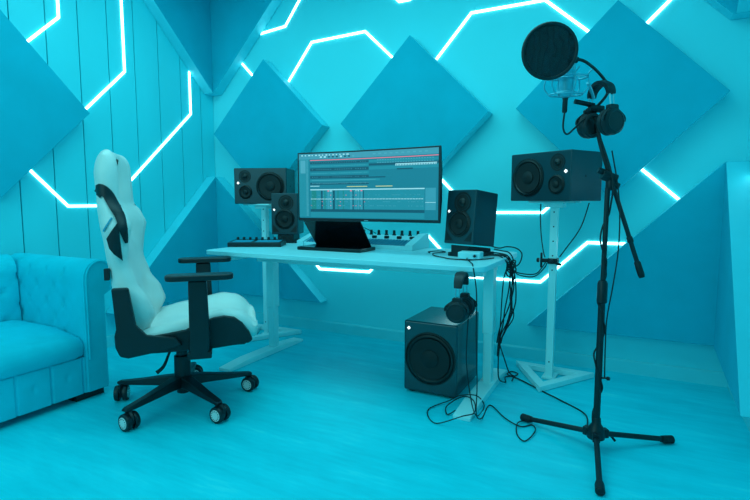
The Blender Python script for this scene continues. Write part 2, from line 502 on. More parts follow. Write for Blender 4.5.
for f_, k_ in ((.347, .96), (.354, .87), (.359, .72), (.362, .45)): rings.append(shrink(last, f_, k_))
m.loft(rings)
seat = m.build('seat_cushion', M['leather'], chair, angle=75)
m = MB()
poly = [(-.225, .335), (-.225, .405), (-.12, .412), (-.03, .422), (.04, .432), (.1, .458), (.16, .478), (.205, .484), (.25, .474), (.285, .445), (.315, .40), (.33, .362), (.31, .35), (.14, .335)]
m.prism(poly, XZ, -.272, -.235); m.prism(poly, XZ, .235, .272); m.box((-.2, -.24, .335), (.3, .24, .362))
m.build('seat_pan', M['blackfab'], chair, bevel=.008)
for s in (-1, 1):
    m = MB()
    poly = [(-.243, .635), (-.178, .635), (-.155, .47), (-.115, .425), (.0, .405), (.03, .37), (-.05, .352), (-.19, .33), (-.222, .34), (-.238, .38), (-.24, .43), (-.232, .46)]
    m.prism(poly, XZ, s*.272, s*.302)
    m.build('recline_bracket', M['black'], chair, bevel=.008)
    arm_o = MB().prism([(.058, .335), (.135, .325), (.145, .4), (.138, .66), (.062, .66), (.06, .42)], XZ, s*.305, s*.345).build('armrest', M['black'], chair, bevel=.008)
    p = MB(); p.prism(rrect(-.03, s*.33-.045, .25, s*.33+.045, .035), XY, .662, .688); p.build('arm_pad', M['black'], arm_o, bevel=.008)
    b = MB(); b.prism([(.05, .315), (.15, .315), (.15, .345), (.05, .345)], XZ, s*.15, s*.345); b.build('arm_mount', M['black'], arm_o, bevel=.005)
m = MB()
m.box((-.12, -.1, .285), (.13, .1, .336)); m.prism([(.04, .26), (.12, .27), (.12, .3), (.02, .3)], XZ, -.05, .05)
m.build('tilt_mechanism', M['black'], chair, bevel=.01)
m = MB(); m.lathe([(.027, .24), (.027, .29)], n=20); m.lathe([(.038, .10), (.04, .12), (.038, .24), (.03, .245)], n=24); m.lathe([(.02, .05), (.03, .055), (.03, .1)], n=20)
m.build('gas_lift', M['black'], chair)
m = MB(); m.tube([(-.04, -.06, .3), (-.05, -.11, .28), (-.07, -.14, .235), (-.1, -.15, .21)], [.006, .006, .008, .01], 8)
m.build('tilt_lever', M['black'], chair)
for k, a in enumerate((-15, 57, 129, 201, 273)):
    a = R(a - 44)
    d = Vector((math.cos(a), math.sin(a), 0)); n_ = Vector((-d.y, d.x, 0)); z = Vector((0, 0, 1))
    rings = []
    for t, hw, zt, zb in ((.02, .034, .142, .085), (.1, .03, .132, .09), (.22, .024, .112, .084), (.33, .02, .098, .08), (.345, .014, .094, .084)):
        c = d*t; rings.append([c - n_*hw + z*zb, c + n_*hw + z*zb, c + n_*hw*.8 + z*zt, c - n_*hw*.8 + z*zt])
    MB().loft(rings).build('base_leg', M['black'], chair, bevel=.006)
    ca = R([0, 8, 40, -50, -4][k] - 44)
    e = Vector((math.cos(ca), math.sin(ca), 0)); s_ = Vector((-e.y, e.x, 0))
    c = d*.325 + e*.012
    cs = MB(); cs.cyl(d*.325 + z*.05, d*.325 + z*.09, .009, n=12)
    cs.lathe([(.03, -.008), (.036, 0), (.03, .008)], c + z*.05, s_, 20)
    cs = cs.build('caster', M['black'], chair)
    for q in (-1, 1):
        wc = c + s_*q*.019 + z*.038
        w_ = MB(); w_.lathe([(.028, -.012), (.036, -.011), (.038, -.007), (.038, .007), (.036, .011), (.028, .012)], wc, s_, 28)
        w_.build('wheel', M['black'], cs)
        hcap = MB(); hcap.lathe([(.027, .009), (.026, .0135), (.006, .0145)], wc, s_*q, 24)
        for j in range(12):
            ang = 2*math.pi*j/12
            u = e*math.cos(ang) + z*math.sin(ang)
            hcap.cyl(wc + s_*q*.012 + u*.02, wc + s_*q*.0152 + u*.02, .0022, n=6, mi=1)
        o = hcap.build('wheel_disc', [M['leather'], M['black']], cs); o['label'] = 'white wheel disc'

# ------------------------------------------------------------------ desk
DZ = .715
desk = thing('standing_desk', 'long white standing desk with two column legs on flat feet', 'desk', (-1.4, 2.5, 0))
def dl(p): return (p[0]+1.4, p[1]-2.5, p[2])
MB().prism(rrect(-2.22, 2.12, -.56, 2.86, .05), lambda u, v, q: dl((u, v, q)), DZ-.026, DZ).build('desk_top', M['white'], desk, bevel=.004)
m = MB(); m.box(dl((-2.1, 2.45, .62)), dl((-.65, 2.51, .66))); m.box(dl((-2.1, 2.69, .62)), dl((-.65, 2.75, .66)))
m.build('cross_beam', M['whitemetal'], desk, bevel=.003)
for x in (-2.1, -.655):
    l_ = MB(); l_.box(dl((x-.0275, 2.572, .3)), dl((x+.0275, 2.636, .655))); 
    l_ = l_.build('leg', M['whitemetal'], desk, bevel=.004)
    i_ = MB(); i_.box(dl((x-.0225, 2.578, .03)), dl((x+.0225, 2.63, .32))); i_.build('inner_column', M['whitemetal'], l_, bevel=.003)
    f_ = MB(); f_.prism([(2.14, .0), (2.88, .0), (2.88, .018), (2.7, .034), (2.32, .034), (2.14, .018)], lambda u, v, q: dl((q, u, v)), x-.042, x+.042)
    f_.build('foot', M['whitemetal'], l_, bevel=.003)
    t_ = MB(); t_.box(dl((x-.035, 2.2, .655)), dl((x+.035, 2.8, DZ-.026))); t_.build('top_bracket', M['whitemetal'], l_, bevel=.003)
m = MB(); m.tube([dl((-.66, 2.137, .69)), dl((-.66, 2.137, .672)), dl((-.66, 2.12, .664)), dl((-.66, 2.1, .675))], .006, 8)
m.build('hook', M['steel'], desk)

# ------------------------------------------------------------------ speakers
def driver(parent, c, r, depth=.012, name='woofer', ringw=.12):
    """a cone driver facing -Y centred at c"""
    m = MB()
    m.lathe([(r*1.06, -.001), (r*1.06, .004), (r, .005), (r, -.001)], c, (0, -1, 0), 40, 1)
    m.lathe([(r, .0), (r*.97, .006), (r*.9, .008), (r*.84, .003), (r*.8, -.002)], c, (0, -1, 0), 40, 1)
    m.lathe([(r*.84, .0005), (r*.82, .0062), (r*.6, .0040), (r*.36, .0022), (r*.35, .006), (r*.25, .010), (0, .012)], c, (0, -1, 0), 40, 0)
    return m.build(name, [M['cone'], M['surround']], parent, angle=40)
def cabinet(parent, w_, d_, h_, holes, bevel=.006):
    """front skin at y=0, body to +d; front recesses cut as wells"""
    m = MB()
    m.box((-w_/2, 0, 0), (w_/2, d_, h_))
    return m.build('cabinet', M['speaker'], parent, bevel=bevel, seg=3)
def logo(parent, x, z, s=.010):
    MB().prism([(x-s, z), (x, z-s), (x+s, z), (x, z+s)], XZ, -.0005, -.003).build('logo_light', M['logo'], parent, smooth=False)
def well(parent, c, r, name='waveguide', sx=1.0):
    m = MB()
    m.lathe([(r*1.04, -.001), (r*1.04, .002), (r*.98, .0025), (r*.8, -.001)], c, (0, -1, 0), 32, 0)
    m.lathe([(r*.8, .0012), (r*.5, .0018), (r*.42, .0022)], c, (0, -1, 0), 32, 0)
    m.lathe([(r*.42, .0), (r*.40, .006), (r*.25, .011), (0, .013)], c, (0, -1, 0), 24, 1)
    return m.build(name, [M['cone'], M['surround']], parent, angle=40)
def big_speaker(label, loc, rz, flip, D_=.28):
    t = thing('studio_monitor', label, 'speaker', loc, rz, 'three-way studio speakers on tall stands')
    W, H_ = .383, .253
    cab = cabinet(t, W, D_, H_, None)
    f = -1 if flip else 1
    X = lambda u: (u-.5)*W*f
    driver(t, (X(.31), 0, H_*.49), .096)
    driver(t, (X(.78), 0, H_*.33), .046, name='midrange')
    well(t, (X(.79), 0, H_*.77), .042, 'tweeter')
    logo(t, X(.92), H_*.585)
    for q in (-1, 1):
        m = MB(); m.lathe([(.006, 0), (.006, .002)], (q*W/2, D_*.45, H_*.5), (q, 0, 0), 12); m.build('mount_socket', M['black'], t)
    return t
BIGZ = 1.0
sR = big_speaker('large black studio speaker lying sideways on the white stand right of the desk', (-.443, 2.742, BIGZ), -29.5, False, .26)
sL = big_speaker('large black studio speaker lying sideways on the stand behind the left desk end', (-2.365, 2.815, BIGZ-.02), 22, True, .24)
def small_speaker(label, loc, rz, tilt):
    t = thing('studio_monitor', label, 'speaker', loc, rz, 'compact studio speakers on the desk', rx=tilt)
    W, H_, D_ = .182, .277, .19
    cabinet(t, W, D_, H_, None)
    driver(t, (0, 0, H_*.375), .064)
    well(t, (0.01, 0, H_*.77), .05, 'tweeter')
    logo(t, -W*.39, H_*.6, .008)
    for s in (-1, 1):
        MB().prism([(s*W*.44, H_*.06), (s*W*.44, H_*.24), (s*W*.2, H_*.06)], XZ, .0005, -.002).build('bass_port', M['surround'], t, smooth=False)
    return t
small_speaker('compact black studio speaker leaning back on the right end of the desk', (-.785, 2.45, .782), -19.8, -6)
small_speaker('compact black studio speaker on the desk just left of the curved monitor', (-2.085, 2.725, .775), 24, 0)
def desk_pad(label, loc, rz, tilt):
    t = thing('speaker_pad', label, 'speaker pad', loc, rz, 'isolation pads under the desk speakers')
    m = MB(); m.prism([(0, .0), (.2, .0), (.2, .036 if tilt else .058), (0, .059)], YZ, -.055, .055); m.build('wedge', M['black'], t, bevel=.004)
    m = MB(); m.box((-.075, -.0, 0), (-.056, .2, .02)); m.box((.056, 0, 0), (.075, .2, .02)); m.build('side_rail', M['black'], t, bevel=.003)
    return t
desk_pad('black wedge pad under the leaning speaker at the right end of the desk', (-.78, 2.462, DZ), -19.8, True)
desk_pad('black block pad under the compact speaker left of the monitor', (-2.088, 2.735, DZ), 24, False)
# subwoofer
sub = thing('subwoofer', 'black subwoofer cube on the floor under the right end of the desk', 'subwoofer', (-.89, 2.346, 0))
m = MB(); m.box((-.145, 0, .012), (.145, .387, .383)); m.build('cabinet', M['sublac'], sub, bevel=.01, seg=3)
driver(sub, (0, 0, .195), .13)
logo(sub, -.117, .345, .0095)
for x in (-.11, .11):
    for y in (.04, .34):
        MB().lathe([(.018, 0), (.02, .002), (.02, .013)], (x, y, 0), n=16).build('foot', M['rubber'], sub)

# ------------------------------------------------------------------ speaker stands
def stand(label, loc, rz, clamp, top=.0):
    t = thing('speaker_stand', label, 'speaker stand', loc, rz, 'white triangular-base speaker stands')
    tri = lambda r: [(r*math.sin(R(a)), -r*math.cos(R(a))) for a in (0, 120, 240)]
    o_ = tri(.255); i_ = tri(.16)
    m = MB()
    n = 3
    for z0, z1 in ((0.002, .032),):
        vs = [(x, y, z0) for x, y in o_] + [(x, y, z0) for x, y in i_] + [(x, y, z1) for x, y in o_] + [(x, y, z1) for x, y in i_]
        fs = []
        for k in range(3):
            j = (k+1) % 3
            fs += [(k, j, 3+j, 3+k), (6+k, 9+k, 9+j, 6+j), (k, 6+k, 6+j, j), (3+k, 3+j, 9+j, 9+k)]
        m.add(vs, fs)
    m.build('base_frame', M['whitemetal'], t, bevel=.003)
    m = MB(); m.box((-.035, -.035, .003), (.035, .125, .0125)); m.build('base_plate', M['whitemetal'], t)
    m = MB(); w2 = .019; m.box((-w2, -w2, .012), (w2, w2, .972 + top))
    for z in (.1, .62, .7, .78, .86, .94):
        m.cyl((.0, -w2+.0005, z), (.0, -w2-.0012, z), .004, n=10, mi=1)
        m.cyl((-w2+.0005, 0, z), (-w2-.0012, 0, z), .004, n=10, mi=1)
    p = m.build('pole', [M['whitemetal'], M['black']], t)
    m = MB(); m.box((-.12, -.1, .99 + top), (.12, .1, 1.0 + top)); m.box((-.05, -.05, .965 + top), (.05, .05, .9905 + top)); m.build('top_plate', M['whitemetal'], t, bevel=.002)
    if clamp:
        m = MB(); m.box((-.026, -.028, .655), (.026, .026, .685)); m.box((-.06, -.03, .662), (-.024, -.008, .682)); m.cyl((.02, -.03, .66), (.05, -.045, .655), .007, n=10); m.cyl((-.06, -.017, .63), (-.06, -.017, .715), .006, n=10)
        m.cyl((.0, -.034, .672), (.0, -.06, .672), .01, n=10); m.cyl((-.085, -.017, .672), (-.07, -.017, .672), .012, n=10)
        m.build('cable_clamp', M['black'], t, bevel=.003)
    return t
stand('white metal speaker stand with triangular base right of the desk', (-.38, 2.9, 0), -3, True)
stand('white metal speaker stand mostly hidden behind the left end of the desk', (-2.405, 2.91, 0), 0, False, -.02)
# ------------------------------------------------------------------ curved monitor
mon = thing('curved_monitor', 'wide curved computer monitor showing a music program, standing on the desk', 'monitor', (-1.29, 2.38, DZ))
MW, MH, MZ, SAG = .433, .386, .173, .025
def cy(u): return SAG*(1 - (2*u-1)**2)          # u 0..1 across; sides come forward
def mp_(u, v, off=0): return (-MW + 2*MW*u, cy(u) - off, MZ + MH*(1-v))   # v down
N_ = 32
m = MB(); rings = []
for i in range(N_+1):
    u = i/N_; x, y, _ = mp_(u, 0)
    rings.append([(x, y, MZ), (x, y, MZ+MH), (x, y+.012, MZ+MH), (x, y+.03, MZ+MH*.7), (x, y+.03, MZ+MH*.3), (x, y+.012, MZ)])
m.loft(rings); m.build('housing', M['screenframe'], mon, bevel=.002)
class Scr(MB):
    def rect(s, u0, v0, u1, v1, mi=0, off=.0012):
        n = max(1, int((u1-u0)*28)); vs = []; fs = []
        for i in range(n+1):
            u = u0 + (u1-u0)*i/n; vs += [mp_(U(u), V(v0), off), mp_(U(u), V(v1), off)]
        fs = [(2*i, 2*i+1, 2*i+3, 2*i+2) for i in range(n)]
        return s.add(vs, fs, mi)
U = lambda u: .012 + .976*u
V = lambda v: .022 + .938*v
scr = Scr(); scr.rect(0, 0, 1, 1, 0)
def em(name, c, s=1.): return emit(name, c, s)
SC = [em('screen base', (18, 112, 132)), em('screen bar', (58, 138, 158)), em('screen dark', (10, 74, 94)), em('screen line', (70, 150, 168)),
      em('screen light', (150, 205, 215)), em('screen red', (235, 110, 130)), em('screen yellow', (200, 200, 130)), em('screen green', (20, 118, 118)), em('screen panel', (48, 138, 158)), em('screen mid', (26, 126, 144))]
so = scr.build('screen', SC[0], mon, smooth=False)
g = Scr(); O = .0022; O2 = .0030; O3 = .0036
rd = random.Random(7)
g.rect(.0, 0, 1, .085, 1, O)                       # tool bar
for k in range(14): 
    a = .02 + .026*k; g.rect(a, .018 + .0*k, a + rd.uniform(.008, .02), .036, 4, O2)
for k in range(9): g.rect(.16 + .03*k, .045, .175 + .03*k, .068, rd.choice([4, 3, 2]), O2)
for k in range(10): g.rect(.55 + .04*k, .03, .57 + .04*k, .05, 3, O2)
g.rect(.0, .085, .075, .98, 9, O)                  # track list
for k in range(46): g.rect(.055, .1 + .019*k, .07, .108 + .019*k, 3, O2)
g.rect(.012, .1, .05, .3, 3, O2)
g.rect(.085, .098, 1, .108, 5, O2)                 # red time line
for k, (v, h, mi) in enumerate([(.13, .03, 2), (.18, .03, 9), (.225, .045, 2), (.29, .035, 9), (.345, .04, 2), (.40, .03, 9), (.45, .03, 2)]):
    g.rect(.085, v, .52 if k != 5 else .6, v+h, mi, O)
    g.rect(.52, v, 1, v+h, 9 if mi == 2 else 2, O) if k < 3 else None
    n = 24 if k % 2 == 0 else 34
    for j in range(n):
        if rd.random() < .85: g.rect(.1 + .41*j/n, v+h*.4, .1 + .41*j/n + .006, v+h*.58, 3, O2)
for v in (.125, .165):
    for j in range(22): g.rect(.58 + .018*j, v, .58 + .018*j + .011, v+.012, 3, O2)
g.rect(.71, .195, .99, .205, 4, O2)
for j in range(26): g.rect(.71 + .0108*j, .205, .71 + .0108*j + .006, .225, 4, O2)
g.rect(.72, .262, .83, .28, 2, O2); g.rect(.35, .372, .64, .388, 2, O2); g.rect(.1, .41, .57, .416, 3, O2); g.rect(.1, .455, .52, .46, 3, O2)
g.rect(.085, .498, .155, .508, 4, O2); g.rect(.36, .51, .51, .519, 6, O2); g.rect(.57, .51, .69, .52, 6, O2)
g.rect(.085, .55, .91, .566, 4, O2)                # mixer
g.rect(.085, .566, .91, .86, 9, O); g.rect(.085, .86, .91, .9, 2, O)
for a, b, mi in ((.095, .13, 7), (.165, .178, 2), (.215, .228, 5), (.232, .25, 4), (.255, .27, 2), (.29, .298, 7), (.385, .397, 5), (.402, .41, 2), (.425, .432, 4), (.44, .45, 4), (.462, .474, 5), (.478, .485, 2), (.33, .338, 7), (.19, .20, 7)):
    g.rect(a, .572, b, .585, mi, O3); 
    q = {5: 8, 4: 8, 7: 7, 2: 2}[mi]
    g.rect(a, .585, b, .86, q, O2)
for v in (.64, .695, .74, .80):
    n = 78
    for j in range(n):
        if rd.random() < (.95 if v == .695 else .5): g.rect(.09 + .815*j/n, v, .09 + .815*j/n + .006, v + (.014 if v == .695 else .008), 4 if v == .695 else rd.choice([3, 3, 7, 5]) if j < 40 else 3, O3)
g.rect(.915, .55, .985, .86, 8, O); g.rect(.915, .75, .985, .757, 4, O2); g.rect(.92, .56, .98, .7, 8, O2)
g.rect(.085, .905, .91, .985, 9, O)
g.build('screen_image', SC, so, smooth=False)
MB().box((-.012, cy(.5)-.001, MZ+.004), (.012, cy(.5)-.0025, MZ+.008)).build('logo_mark', M['steel'], mon)
# stand: flat foot and one leaning plate
m = MB(); m.box((-.455, .012, 0), (-.032, .2, .02)); m.build('foot', M['gloss'], mon, bevel=.004)
m = MB(); m.prism([(.19, .018), (.198, .018), (.066, .172), (.066, .3), (.056, .3), (.056, .17)], YZ, -.44, -.055); m.build('neck_plate', M['gloss'], mon, bevel=.003)

# ------------------------------------------------------------------ white mixing console behind the monitor foot
kb = thing('control_surface', 'white control surface with a row of black knobs on the desk under the monitor', 'mixer', (-1.515, 2.63, DZ))
prof = [(0, 0), (.26, 0), (.26, .085), (.2, .085), (.0, .032)]
m = MB(); m.prism([(0.01, .0), (.25, 0), (.25, .07), (.2, .07), (.01, .022)], YZ, -.39, .39); m.build('body', M['white'], kb, bevel=.002)
for s in (-1, 1):
    MB().prism(prof, YZ, s*.405, s*.355).build('end_cheek', M['white'], kb, bevel=.003)
def onslope(y): return .022 + (y-.01)*(.07-.022)/.19
m = MB()
for k in range(34):
    x = -.345 + .69*k/33.5
    m.add([(x, .02, onslope(.02)+.001), (x+.014, .02, onslope(.02)+.001), (x+.014, .11, onslope(.11)+.003), (x, .11, onslope(.11)+.003),
           (x, .02, onslope(.02)+.004), (x+.014, .02, onslope(.02)+.004), (x+.014, .11, onslope(.11)+.006), (x, .11, onslope(.11)+.006)],
          [(0,3,2,1),(4,5,6,7),(0,1,5,4),(1,2,6,5),(2,3,7,6),(3,0,4,7)])
m.build('fader_panel', M['fader'], kb, smooth=False)
for k in range(9):
    x = -.34 + .68*k/8
    m = MB(); m.box((x-.014, .135, onslope(.135)+.001), (x+.014, .155, onslope(.15)+.014)); m.build('fader_cap', M['black'], kb, bevel=.003)
for k in range(14):
    x = -.35 + .70*k/13
    m = MB(); m.lathe([(.012, 0), (.012, .006), (.009, .008), (.0085, .03), (.007, .032)], (x, .215, .07), n=16); m.build('knob', M['black'], kb)

# ------------------------------------------------------------------ black pad controller and knob controller at the left
ctl = thing('pad_controller', 'flat black controller with two pale screens on the front left of the desk', 'controller', (-2.08, 2.41, DZ), 27)
m = MB(); m.prism([(0, 0), (.18, 0), (.18, .036), (0, .028)], YZ, -.17, .165); m.build('body', M['black'], ctl, bevel=.004)
for a, b in ((-.15, -.03), (-.005, .15)):
    m = MB(); m.add([(a, .02, .0297), (b, .02, .0297), (b, .125, .0345), (a, .125, .0345), (a, .02, .027), (b, .02, .027), (b, .125, .03), (a, .125, .03)],
                    [(0,1,2,3),(7,6,5,4),(0,4,5,1),(1,5,6,2),(2,6,7,3),(3,7,4,0)])
    m.build('pad_screen', M['pad'], ctl, smooth=False)
for k in range(8):
    MB().lathe([(.009, 0), (.008, .016), (.006, .018)], (-.145 + .04*k, .155, .034), n=14).build('knob', M['black'], ctl)
# small white box by the right speaker
ib = thing('audio_interface', 'small white box with a round socket in front of the right desk speaker', 'audio interface', (-.70, 2.36, DZ), 4)
m = MB(); m.box((-.055, 0, .003), (.055, .085, .036)); m.build('case', M['white'], ib, bevel=.004)
MB().lathe([(.011, 0), (.011, .006), (.008, .008)], (.03, 0, .02), (0, -1, 0), 18).build('socket', M['steel'], ib)
MB().lathe([(.007, .0), (.007, .0085)], (.03, 0, .02), (0, -1, 0), 14).build('socket_hole', M['black'], ib)

# ------------------------------------------------------------------ headphones
def headphones(label, loc, rot, spread=.085, drop=.19):
    """hangs from its band: local origin = under the top of the band; ears along local x"""
    t = thing('headphones', label, 'headphones', loc)
    t.rotation_euler = Euler(tuple(R(a) for a in rot))
    r = spread
    m = MB(); pts = []
    for k in range(13):
        a = R(180*k/12); pts.append((r*math.cos(a), 0, -r + r*math.sin(a)*1.0))
    rings = []
    for k, p in enumerate(pts):
        a = R(180*k/12); nrm = Vector((math.cos(a), 0, math.sin(a)))
        p = Vector(p); w_ = .016 + .006*math.sin(a)
        rings.append([p + nrm*th + Vector((0, yy, 0)) for th, yy in ((-.010, -w_), (.004, -w_), (.008, 0), (.004, w_), (-.010, w_), (-.013, 0))])
    m.loft(rings); m.build('headband', M['blackfab'], t, angle=60)
    for s in (-1, 1):
        m = MB(); m.cyl((s*r, -.008, -r+.004), (s*(r+.006), -.008, -drop+.055), .003, n=8); m.cyl((s*r, .008, -r+.004), (s*(r+.006), .008, -drop+.055), .003, n=8)
        sl_ = m.build('slider', M['steel'], t); sl_['label'] = 'silver slider rod'
        m = MB(); m.prism(rrect(-.02, -drop+.035, .02, -drop+.062, .008), lambda u, v, q: (q, u, v), s*(r-.006), s*(r+.018))
        m.tube([(s*(r+.012), -.018, -drop+.045), (s*(r+.016), -.048, -drop+.02), (s*(r+.016), -.05, -drop)], .005, 8)
        m.tube([(s*(r+.012), .018, -drop+.045), (s*(r+.016), .048, -drop+.02), (s*(r+.016), .05, -drop)], .005, 8)
        m.build('yoke', M['black'], t, bevel=.002)
        c = (s*(r+.0), 0, -drop)
        m = MB(); m.lathe([(.046, 0), (.049, .008), (.046, .022), (.036, .028), (.033, .026), (.0, .027)], c, (s, 0, 0), 32)
        cup = m.build('ear_cup', M['black'], t)
        m = MB(); m.lathe([(.03, -.012), (.034, -.02), (.044, -.022), (.049, -.014), (.047, -.001), (.03, 0), (.026, -.006)], c, (s, 0, 0), 32)
        m.build('ear_pad', M['blackfab'], cup)
    return t
hp1 = headphones('black headphones hanging from a hook under the desk front above the subwoofer', (-.655, 2.105, .685), (0, 0, -88), .058, .16)
hp2 = headphones('black headphones with silver sliders hanging on the microphone stand boom', (-.125, 2.10, 1.442), (0, 0, -42), .05, .152)

# ------------------------------------------------------------------ microphone stand
ms = thing('microphone_stand', 'black tripod microphone stand with boom arm at the right', 'microphone stand', (-.092, 2.126, 0))
def ml(p): return (p[0]+.092, p[1]-2.126, p[2])
m = MB(); m.lathe([(.012, .045), (.034, .05), (.036, .07), (.028, .095), (.018, .11), (.016, .135)], n=24)
for k in range(3):
    a = R(-84 + 120*k); d = Vector((math.cos(a), math.sin(a), 0))
    n_ = Vector((-d.y, d.x, 0)); z = Vector((0, 0, 1))
    rings = [[d*t + n_*-.014 + z*.05, d*t + n_*.014 + z*.05, d*t + n_*.014 + z*.085, d*t + n_*-.014 + z*.085] for t in (.02, .05)]
    m.loft(rings)
m.build('hub', M['black'], ms, bevel=.003)
for k in range(3):
    a = R(-84 + 120*k); d = Vector((math.cos(a), math.sin(a), 0)); z = Vector((0, 0, 1))
    m = MB(); m.cyl(d*.04 + z*.065, d*.325 + z*.018, .0105, n=14); lg = m.build('leg', M['black'], ms)
    m = MB(); m.tube([d*.295 + z*.023, d*.31 + z*.019, d*.345 + z*.017, d*.35 + z*.017], [.013, .0165, .0165, .011], 14, smooth=False); m.build('foot_cap', M['rubber'], lg)
m = MB(); m.cyl((0, 0, .1), (0, 0, .62), .013, n=16); m.lathe([(.014, .6), (.019, .605), (.019, .68), (.014, .69)], n=18); m.cyl((0, 0, .6), (.002, .01, 1.05), .0095, n=14)
m.build('pole', M['black'], ms)
m = MB(); m.cyl((.0, 0, .30), (.03, -.01, .305), .004, n=8); m.lathe([(.006, 0), (.008, .004), (.006, .012)], (.03, -.01, .305), (1, -.2, 0), 10)
m.tube([(.03, .03, .06), (.05, .05, .05), (.07, .055, .028)], .005, 8)
m.build('leg_lock', M['black'], ms)
cl = Vector(ml((-.082, 2.15, 1.09)))
m = MB(); m.lathe([(.014, -.05), (.017, -.04), (.017, -.012), (.013, 0)], cl, (0, 0, 1), 16)
m.cyl(cl + Vector((-.03, -.012, .012)), cl + Vector((.02, .008, -.008)), .02, n=18); m.cyl(cl + Vector((-.045, -.018, .03)), cl + Vector((-.02, -.006, .02)), .012, n=12)
m.cyl(cl + Vector((0, 0, -.02)), cl + Vector((.03, .01, -.035)), .013, n=12)
m.build('clutch', M['black'], ms, bevel=.002)
bA = Vector(ml((.04, 2.169, .716))); bB = Vector(ml((-.082, 2.148, 1.09))); bC = Vector(ml((-.155, 2.138, 1.37)))
m = MB(); m.tube([bA, bB, Vector(ml((-.124, 2.142, 1.227))), bC], .0085, 12, sub=4); bm_ = m.build('boom_arm', M['black'], ms)
m = MB(); dd = (bB-bA).normalized(); m.tube([bA - dd*.01, bA, bA + dd*.05, bA + dd*.055], [.010, .0125, .0125, .009], 14, smooth=False)
m.build('grip', M['rubber'], bm_)
m = MB(); m.tube([bA+dd*.13, bA+dd*.135, bA + dd*.15, bA + dd*.155], [.009, .0115, .0115, .009], 14, smooth=False); m.build('collar', M['black'], bm_)

# condenser microphone with shock mount
mic = thing('condenser_microphone', 'silver studio microphone in a wire shock mount behind the pop filter', 'microphone', (-.247, 2.065, 1.39), 0)
mic.rotation_euler = (R(4), R(2), 0)
m = MB(); m.lathe([(.012, 0), (.02, .004), (.026, .016), (.027, .07), (.0275, .1)], n=28); b_ = m.build('body', M['micmetal'], mic)
m = MB(); m.lathe([(.0275, .1), (.029, .103), (.029, .15), (.025, .168), (.012, .177), (0, .178)], n=28)
for k in range(10): m.lathe([(.0292, .105+.006*k), (.0302, .107+.006*k), (.0292, .109+.006*k)], n=28)
m.build('grille', M['steel'], mic)
m = MB()
def ring(z, r, n=24, th=.0032):
    m.tube([(r*math.cos(2*math.pi*k/n), r*math.sin(2*math.pi*k/n), z) for k in range(n+1)], th, 8, sub=2)
ring(.012, .06); ring(.075, .075); ring(.02, .034); ring(.072, .034)
for k in range(6):
    a = 2*math.pi*k/6
    m.tube([(.06*math.cos(a), .06*math.sin(a), .012), (.08*math.cos(a), .08*math.sin(a), .04), (.075*math.cos(a), .075*math.sin(a), .08), (.088*math.cos(a+.1), .088*math.sin(a+.1), .1)], .0026, 8)
    for dz, r1, r2 in ((.012, .06, .034), (.075, .075, .034)):
        m.cyl((r1*math.cos(a), r1*math.sin(a), dz), (r2*math.cos(a+.5), r2*math.sin(a+.5), dz+.006), .0018, n=6)
m.tube([(.075, .0, .05), (.085, .03, .03), (.095, .06, .0)], .006, 8)
m.build('shock_mount', M['micmetal'], mic)
m = MB(); m.lathe([(.007, -.055), (.0095, -.05), (.0095, -.008), (.011, 0)], n=16); m.build('plug', M['black'], mic)

# pop filter
pf = thing('pop_filter', 'round black pop filter on a gooseneck in front of the microphone', 'pop filter', (-.288, 1.92, 1.53))
pr_ = .092
nrm = Vector((.34, -.92, -.16)).normalized()
m = MB()
u_ = nrm.orthogonal().normalized(); w_ = nrm.cross(u_)
m.tube([u_*pr_*math.cos(2*math.pi*k/40) + w_*pr_*math.sin(2*math.pi*k/40) for k in range(41)], .0065, 10, sub=1)
m.build('hoop', M['black'], pf, angle=60)
m = MB(); m.lathe([(pr_*.985, -.001), (pr_*.985, .001), (.0, .002)], (0, 0, 0), nrm, 48)
m.lathe([(pr_*.985, -.009), (pr_*.985, -.008), (.0, -.007)], (0, 0, 0), nrm, 48)
m.build('gauze', M['gauze'], pf)
def pl_(p): return (p[0]+.288, p[1]-1.92, p[2]-1.537)
m = MB(); m.tube([pl_((-.205, 1.975, 1.512)), pl_((-.178, 2.0, 1.508)), pl_((-.14, 2.07, 1.485)), pl_((-.105, 2.145, 1.445)), pl_((-.11, 2.155, 1.41)), pl_((-.14, 2.145, 1.37))], .0055, 10)
m.tube([pl_((-.235, 1.955, 1.52)), pl_((-.2, 1.98, 1.51))], .011, 10, smooth=False)
m.build('gooseneck', M['black'], pf)
m = MB(); m.cyl(pl_((-.165, 2.12, 1.362)), pl_((-.12, 2.15, 1.358)), .014, n=14); m.cyl(pl_((-.175, 2.11, 1.345)), pl_((-.16, 2.12, 1.36)), .01, n=12); m.cyl(pl_((-.215, 2.085, 1.385)), pl_((-.15, 2.13, 1.372)), .009, n=12)
m.build('clamp', M['black'], pf)

